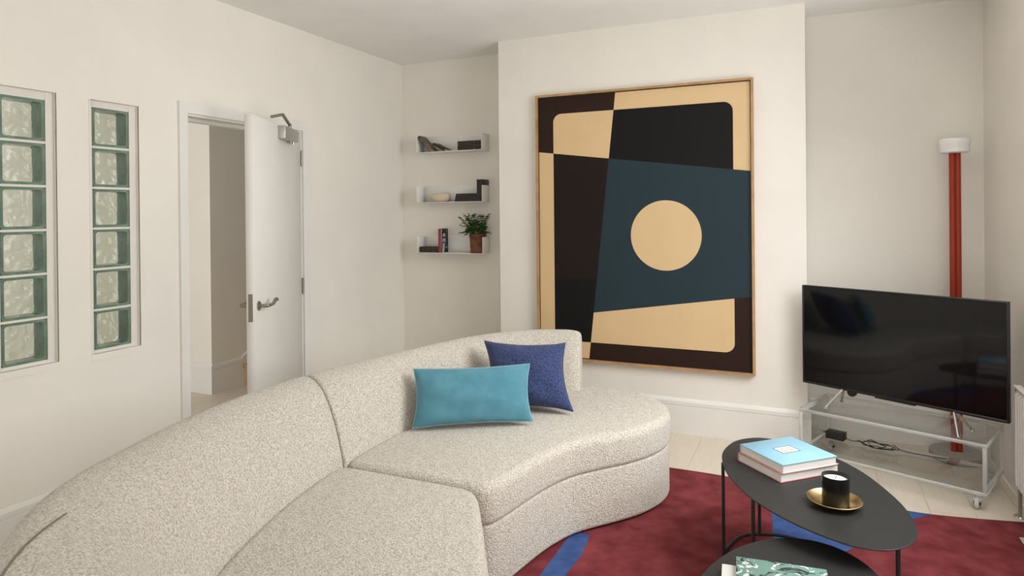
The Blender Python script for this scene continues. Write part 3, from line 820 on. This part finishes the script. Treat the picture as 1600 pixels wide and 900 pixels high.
# plant
pl = thing('potted_plant', 'leafy green plant in a terracotta pot on the lowest shelf', 'plant', (-2.392, FR + 0.066, ZS[2]))
obj('pot', lathe([(0.0, 0.001), (0.056, 0.001), (0.063, 0.118), (0.066, 0.120), (0.067, 0.148), (0.060, 0.150), (0.057, 0.138), (0.0, 0.138)], 32), TERRA, pl, True)
obj('soil', lathe([(0.056, 0.139), (0.03, 0.143), (0.0, 0.144)], 20), SOIL, pl, True)
V, F, SV = [], [], []
rnd = random.Random(11)
stems = []
for s in range(70):
    a = rnd.uniform(0, 2 * PI); sp = rnd.uniform(0.03, 0.150); hh = rnd.uniform(0.02, 0.175) - 0.5 * max(0, sp - 0.09)
    if math.sin(a) > 0: sp *= 0.42
    p0 = Vector((0.03 * math.cos(a), 0.03 * math.sin(a), 0.14))
    p2 = Vector((sp * math.cos(a), sp * math.sin(a), 0.14 + hh)); p1 = (p0 + p2) / 2 + Vector((0, 0, 0.035))
    crv = [p0 * (1 - t) ** 2 + p1 * (2 * t * (1 - t)) + p2 * t * t for t in (0, .25, .5, .75, 1)]
    stems.append(tube(crv, 0.0009, 4))
    for t in (0.45, 0.6, 0.72, 0.84, 0.93, 1.0):
        c = p0 * (1 - t) ** 2 + p1 * (2 * t * (1 - t)) + p2 * t * t
        for side in (-1, 1):
            b = a + side * rnd.uniform(0.4, 1.3); L = rnd.uniform(0.015, 0.028); wd = L * rnd.uniform(0.35, 0.5)
            d = Vector((math.cos(b), math.sin(b), rnd.uniform(-0.5, 0.4))).normalized()
            q = d.cross(Vector((rnd.uniform(-.4, .4), rnd.uniform(-.4, .4), 1))).normalized(); nn = q.cross(d)
            k = len(V)
            V += [c, c + d * L * 0.35 + q * wd, c + d * L * 0.8 + q * wd * 0.7, c + d * L - nn * 0.002, c + d * L * 0.8 - q * wd * 0.7, c + d * L * 0.35 - q * wd, c + d * L * 0.5 + nn * 0.002]
            F += [(k, k + 1, k + 6), (k + 1, k + 2, k + 6), (k + 2, k + 3, k + 6), (k + 3, k + 4, k + 6), (k + 4, k + 5, k + 6), (k + 5, k, k + 6)]
# keep the foliage in front of the back plate
V = [Vector((v[0], min(v[1], 0.052), v[2])) for v in V]
fo = obj('foliage', (V, F), LEAF, pl, True); fo['kind'] = 'stuff'
obj('stems', join(*stems), LEAF, pl, True)['kind'] = 'stuff'

# ------------------------------------------------------------------ rug
rug = thing('rug', 'burgundy wool rug with blue bands under the coffee tables', 'rug', (-0.4, 2.3, 0))
ED = c2([(-1.75, 3.70), (-1.2, 3.715), (-0.77, 3.715), (-0.50, 3.712), (-0.1, 3.68), (0.25, 3.63), (0.44, 3.612), (0.62, 3.635), (0.855, 3.685)], 4)
RUGP = [Vector((0.855, 0.6)), ] + [Vector((p.x, p.y)) for p in reversed(ED)] + [Vector((-1.75, 0.6))]
def rugpart(name, P, M, z1, z0=0.0006):
    obj(name, prism([(p[0] + 0.4, p[1] - 2.3) for p in P], z0, z1), M, rug)
rugpart('pile', RUGP, RUGR, 0.012)
rugpart('blue_band', [(-0.985, 2.80), (-0.985, 2.20), (-0.905, 2.20), (-0.885, 2.62), (-0.905, 2.80)], RUGB, 0.0130, 0.0121)
rugpart('blue_band', [(-0.195, 3.44), (-0.160, 2.92), (0.06, 3.00), (0.385, 3.50), (0.485, 3.612), (0.44, 3.608), (0.25, 3.62), (0.05, 3.64)], RUGB, 0.0130, 0.0121)
rugpart('cream_patch', [(0.795, 3.505), (0.85, 3.52), (0.85, 3.30), (0.815, 3.36), (0.795, 3.45)], RUGC, 0.0130, 0.0121)

# ------------------------------------------------------------------ coffee tables
def coffee_table(label, outline, ht, legs, ring, thick=0.006):
    cx = sum(p[0] for p in outline) / len(outline); cy = sum(p[1] for p in outline) / len(outline)
    zr = 0.0133
    t = thing('coffee_table', label, 'coffee table', (cx, cy, zr))
    P = [Vector((p.x, p.y)) for p in catmull([Vector((x - cx, y - cy, 0)) for x, y in outline], 5, True)]
    P = [tuple(p) for p in P]
    rings = [(0.003, ht - thick), (0.0, ht - thick + 0.002), (0.0, ht - 0.002), (0.002, ht)]
    V, F = [], []; n = len(P)
    for i, z in rings: V += [(x, y, z - zr) for x, y in (inset2(P, i) if i else P)]
    for i in range(3):
        for k in range(n): F.append((i * n + k, i * n + (k + 1) % n, (i + 1) * n + (k + 1) % n, (i + 1) * n + k))
    F += [tuple(range(n)), tuple(range(3 * n, 4 * n))]
    obj('table_top', (V, F), BLACKM, t, True)
    for x, y in legs: obj('leg', tube([(x - cx, y - cy, 0.006), (x - cx, y - cy, ht - thick - zr)], 0.0068, 10), BLACKM, t, True)
    R = catmull([Vector((x - cx, y - cy, 0.0062)) for x, y in ring], 8, True)
    obj('floor_ring', tube(R, 0.006, 8, True), BLACKM, t, True)
    return t
OUT1 = [(-0.357, 2.896), (-0.352, 3.013), (-0.318, 3.118), (-0.248, 3.185), (-0.165, 3.195), (-0.05, 3.155), (0.062, 3.068), (0.171, 2.920), (0.258, 2.709), (0.290, 2.560), (0.292, 2.444),
        (0.267, 2.358), (0.218, 2.300), (0.160, 2.274), (0.095, 2.275), (0.008, 2.312), (-0.090, 2.380), (-0.196, 2.490), (-0.275, 2.618), (-0.325, 2.740)]
LEG1 = [(-0.345, 2.83), (-0.225, 3.085), (-0.205, 2.515), (0.228, 2.345)]
RING1 = [(-0.345, 2.83), (-0.333, 2.93), (-0.292, 3.038), (-0.225, 3.085), (-0.13, 3.110), (-0.03, 3.075), (0.09, 2.95), (0.19, 2.76), (0.24, 2.56), (0.245, 2.42), (0.228, 2.345), (0.12, 2.325), (-0.03, 2.37), (-0.205, 2.515), (-0.30, 2.68)]
coffee_table('black oval metal coffee table carrying the books and candle', OUT1, 0.406, LEG1, RING1)
ax = Vector((0.15, 0.99)).normalized(); bx_ = Vector((ax.y, -ax.x)); c0 = Vector((-0.06, 1.98))
OUT2 = [tuple(c0 + ax * (0.43 * math.sin(2 * PI * k / 20)) + bx_ * (0.262 * math.cos(2 * PI * k / 20))) for k in range(20)]
LEG2 = [tuple(c0 + ax * (0.30 * math.sin(a) - 0.04) + bx_ * (0.20 * math.cos(a))) for a in (0.8, 2.4, 4.0, 5.5)]
RING2 = [tuple(c0 + ax * (0.30 * math.sin(2 * PI * k / 16) - 0.04) + bx_ * (0.20 * math.cos(2 * PI * k / 16))) for k in range(16)]
coffee_table('lower black oval metal coffee table with the patterned book, nearest the camera', OUT2, 0.340, LEG2, RING2)

# ------------------------------------------------------------------ on the coffee tables
A44 = math.radians(44)
book('book', 'thick pink-edged book under the sky blue one on the coffee table', (0.283, 0.245, 0.034), (-0.104, 2.874, 0.4062), (0, 0, math.radians(44.6)), PINK, 'y+')
bb = book('book', 'sky blue art book with a small white label, on top of another', (0.262, 0.246, 0.034), (-0.103, 2.868, 0.4405), (0, 0, A44), SKYB, 'y+', PINKP)
obj('cover_label', box(-0.043, 0.043, -0.028, 0.036, 0.0340, 0.0343), DKEDGE, bb)
obj('cover_label', box(-0.039, 0.039, -0.024, 0.032, 0.0343, 0.0345), PAPER, bb)
rnd = random.Random(4)
marks = []
for row, y in enumerate((0.016, 0.0, -0.014)):
    x = -0.03
    while x < 0.026:
        wd = rnd.uniform(0.003, 0.008)
        marks.append(box(x, x + wd, y - 0.0045, y + rnd.uniform(0.001, 0.006), 0.0345, 0.0346)); x += wd + rnd.uniform(0.002, 0.005)
obj('label_print', join(*marks), REDINK, bb)
sc_ = thing('saucer', 'shallow round brass dish under the candle', 'dish', (0.058, 2.565, 0.4062))
obj('dish', lathe([(0.0, 0.0), (0.045, 0.0), (0.070, 0.008), (0.088, 0.020), (0.0895, 0.0215), (0.087, 0.0225), (0.069, 0.0105), (0.044, 0.003), (0.0, 0.003)], 48), BRASS, sc_, True)
cd = thing('candle', 'black glass jar candle with white wax on the brass dish', 'candle', (0.062, 2.560, 0.4095))
obj('jar', lathe([(0.0, 0.0), (0.041, 0.0), (0.0435, 0.004), (0.0445, 0.100), (0.0435, 0.101), (0.0415, 0.100), (0.041, 0.080), (0.0, 0.079)], 40), CANDLE, cd, True)
obj('wax', lathe([(0.0408, 0.0805), (0.0408, 0.088), (0.03, 0.089), (0.0, 0.089)], 32), WAX, cd, True)
obj('wick', tube([(0, 0, 0.088), (0.001, 0, 0.095), (0.003, 0.001, 0.099)], 0.001, 6), BLACKP, cd, True)
a5 = math.radians(5.5)
lb = book('book', 'white-paged book under the patterned book on the lower table', (0.275, 0.20, 0.018), (-0.115, 2.016, 0.3402), (0, 0, a5), PAPER, 'x+')
gb = book('book', 'mint green book printed with black and white swirls on the lower table', (0.250, 0.21, 0.020), (-0.088, 2.032, 0.3584), (0, 0, a5), SWIRL, 'x-', MINT)

# ------------------------------------------------------------------ television stand (acrylic trolley), television
SA = math.radians(-20.7)
cxs, cys = 0.397, 4.100
stand = thing('tv_stand', 'clear acrylic television trolley on castors', 'tv stand', (cxs, cys, 0), SA)
hw, hd, zt, zb, th = 0.435, 0.210, 0.322, 0.075, 0.018
bevbox('top_plate', (-hw, hw, -hd, hd, zt - th, zt), ACRYL, stand, 0.0015, 1)
bevbox('bottom_shelf', (-hw, hw, -hd, hd, zb, zb + th), ACRYL, stand, 0.0015, 1)
for s in (-1, 1):
    x0 = -hw if s < 0 else hw - th
    bevbox('side_panel', (x0, x0 + th, -hd, hd, zb + th + 0.0004, zt - th - 0.0004), ACRYL, stand, 0.0015, 1)
for ch in stand.children:          # the sawn narrow faces are paler than the sheets
    ch.data.materials.append(ACRYLE)
    for f in ch.data.polygons:
        vs = [ch.data.vertices[i].co for i in f.vertices]
        ext = sorted(max(v[a] for v in vs) - min(v[a] for v in vs) for a in range(3))
        if ext[1] < th + 0.001: f.material_index = 1
for sx in (-1, 1):
    for sy in (-1, 1):
        x, y = sx * (hw - 0.045), sy * (hd - 0.045)
        k = obj('castor', join(box(x - 0.02, x + 0.02, y - 0.02, y + 0.02, zb - 0.006, zb - 0.0005), tube([(x, y, zb - 0.004), (x, y, 0.050)], 0.007, 8),
              box(x - 0.013, x - 0.010, y - 0.016, y + 0.008, 0.018, 0.056), box(x + 0.010, x + 0.013, y - 0.016, y + 0.008, 0.018, 0.056)), OPAL, stand)
        wv, wf = lathe([(0.0, -0.009), (0.024, -0.009), (0.027, -0.006), (0.027, 0.006), (0.024, 0.009), (0.0, 0.009)], 24)
        obj('wheel', ([(x + q[2], y - 0.010 + q[0], 0.027 + q[1]) for q in wv], wf), RUBBER, k, True)
        hv, hf = lathe([(0.010, -0.0145), (0.010, 0.0145)], 16)
        obj('axle', ([(x + q[2], y - 0.010 + q[0], 0.027 + q[1]) for q in hv], hf), BLACKP, k, True)

TA = math.atan2(3.790 - 4.262, 0.825 + 0.066)
tv = thing('television', 'black flat screen television on the acrylic trolley', 'television', ((0.825 - 0.066) / 2, (3.790 + 4.262) / 2, zt), TA)
W2, Z0, Z1 = 0.504, 0.420 - zt, 0.990 - zt
bevbox('housing', (-W2, W2, 0.004, 0.030, Z0, Z1), BLACKP, tv, 0.003, 2)
bevbox('rear_housing', (-W2 * 0.75, W2 * 0.75, 0.030, 0.062, Z0 + 0.03, Z1 - 0.16), BLACKP, tv, 0.008, 2)
obj('screen', box(-W2 + 0.010, W2 - 0.010, 0.0015, 0.004, Z0 + 0.016, Z1 - 0.009), SCREEN, tv)
for b in ((-W2, -W2 + 0.009, Z0, Z1), (W2 - 0.009, W2, Z0, Z1), (-W2 + 0.009, W2 - 0.009, Z0, Z0 + 0.014), (-W2 + 0.009, W2 - 0.009, Z1 - 0.008, Z1)):
    bevbox('bezel', (b[0], b[1], 0.0, 0.004, b[2], b[3]), BLACKP, tv, 0.001, 1)
obj('control_strip', box(-0.10, 0.10, 0.002, 0.022, Z0 - 0.007, Z0), BLACKP, tv)
for s in (-1, 1):
    x = s * 0.27
    ft = obj('foot', tube([(x, 0.015, Z0 + 0.01), (x + s * 0.055, -0.085, 0.006)], 0.007, 8), CHROME, tv, True)
    obj('foot_bar', tube([(x, 0.015, Z0 + 0.01), (x + s * 0.055, 0.095, 0.006)], 0.007, 8), CHROME, ft, True)
    for yy in (-0.085, 0.095):
        obj('foot_pad', lathe([(0.009, 0.0005), (0.009, 0.010)], 12, (x + s * 0.055, yy, 0)), CHROME, ft, True)
dv, df = lathe([(0.024, 0), (0.024, 0.02), (0.0, 0.02)], 24)
obj('sensor', ([(-0.225 + x, 0.004 + z, Z0 - 0.004 + y) for x, y, z in dv], df), BLACKP, tv, True)

# ------------------------------------------------------------------ floor lamp
lp = thing('floor_lamp', 'tall red tube floor lamp with white glass head in the corner', 'lamp', (0.735, 4.515, 0))
obj('base', lathe([(0.0, 0.006), (0.135, 0.006), (0.137, 0.010), (0.137, 0.040), (0.133, 0.044), (0.0, 0.044)], 48), CONC, lp, True)
obj('base_pad', lathe([(0.128, 0.0005), (0.128, 0.006)], 40), BLACKP, lp, True)
for dx, dy, r in ((-0.013, -0.006, 0.016), (0.014, -0.004, 0.016), (0.001, 0.010, 0.016)):
    obj('pole', tube([(dx, dy, 0.044), (dx, dy, 1.745)], r, 20), REDL, lp, True)
obj('lamp_head', lathe([(0.0, 1.7455), (0.066, 1.7455), (0.073, 1.751), (0.074, 1.790), (0.078, 1.800), (0.079, 1.818), (0.075, 1.826), (0.0, 1.828)], 40), OPAL, lp, True)

# ------------------------------------------------------------------ power adapter with cable on the trolley shelf
def onstand(x, y, z):
    return (cxs + x * math.cos(SA) - y * math.sin(SA), cys + x * math.sin(SA) + y * math.cos(SA), z)
zs = zb + th + 0.0008
pa = thing('power_adapter', 'black power adapter with coiled cable on the trolley shelf', 'adapter', onstand(-0.345, 0.10, zs), SA)
bevbox('brick', (-0.05, 0.05, -0.03, 0.03, 0, 0.045), BLACKP, pa, 0.005)
rnd = random.Random(3)
pts = [(0.05, 0.0, 0.02), (0.08, 0.0, 0.008), (0.12, 0.03, 0.004)]
for k in range(30):
    a = k * 0.82
    rr = rnd.uniform(0.7, 1.25)
    pts.append((0.19 + 0.002 * k + 0.075 * rr * math.cos(a + 2.5), 0.005 + 0.045 * rr * math.sin(a + 2.5), 0.004 + 0.016 * abs(math.sin(k * 1.13))))
pts += [(0.34, 0.03, 0.004), (0.45, 0.04, 0.003), (0.54, 0.06, 0.003)]
obj('cable', tube(catmull(pts, 6), 0.0022, 6), BLACKP, pa, True)
obj('plug_lead', tube(catmull([(-0.05, 0, 0.02), (-0.068, 0.0, 0.028), (-0.074, 0.03, 0.022), (-0.068, 0.06, 0.006), (-0.03, 0.075, 0.003)], 6), 0.0022, 6), BLACKP, pa, True)

# ------------------------------------------------------------------ radiator
rd = thing('radiator', 'white ribbed panel radiator on the right wall', 'radiator', (XR - 0.035, 3.30, 0))
ry0, ry1, rz0, rz1 = -0.95, 0.50, 0.125, 0.600
xf = 0.842 - (XR - 0.035)
bevbox('panel', (xf + 0.012, -0.002, ry0, ry1, rz0, rz1 - 0.004), TRIM, rd, 0.004)
n = 36; st = (ry1 - ry0 - 0.03) / n
cm = None
for k in range(n):
    y = ry0 + 0.015 + (k + 0.5) * st
    if cm is None:
        V, F = box(0, 0.012, -st * 0.32, st * 0.32, rz0 + 0.012, rz1 - 0.022)
        V = [(x if x > 0.001 else 0.0, yy * (0.62 if x < 0.001 else 1.0), z + (0 if x > 0.001 else (0.012 if z < 0.3 else -0.012))) for x, yy, z in V]
        cm = meshof('rib', V, F, TRIM)
    link('rib', cm, rd, (xf, y, 0))
gr = bevbox('top_grille', (xf - 0.001, -0.001, ry0 - 0.002, ry1 + 0.002, rz1 - 0.004, rz1 + 0.004), TRIM, rd, 0.002, 1)
obj('bracket', box(-0.002, 0.034, ry1 - 0.12, ry1 - 0.08, 0.2, 0.55), TRIM, rd)
obj('bleed_valve', tube([(xf + 0.015, ry1 + 0.002, rz1 - 0.022), (xf + 0.015, ry1 + 0.016, rz1 - 0.022)], 0.006, 8), NICKEL, rd, True)
lg = obj('foot', tube([(xf + 0.018, ry1 - 0.03, 0.006), (xf + 0.018, ry1 - 0.03, rz0 + 0.004)], 0.008, 10), NICKEL, rd, True)
obj('foot_flange', lathe([(0.026, 0.0008), (0.024, 0.006), (0.010, 0.010)], 20, (xf + 0.018, ry1 - 0.03, 0)), CHROME, lg, True)
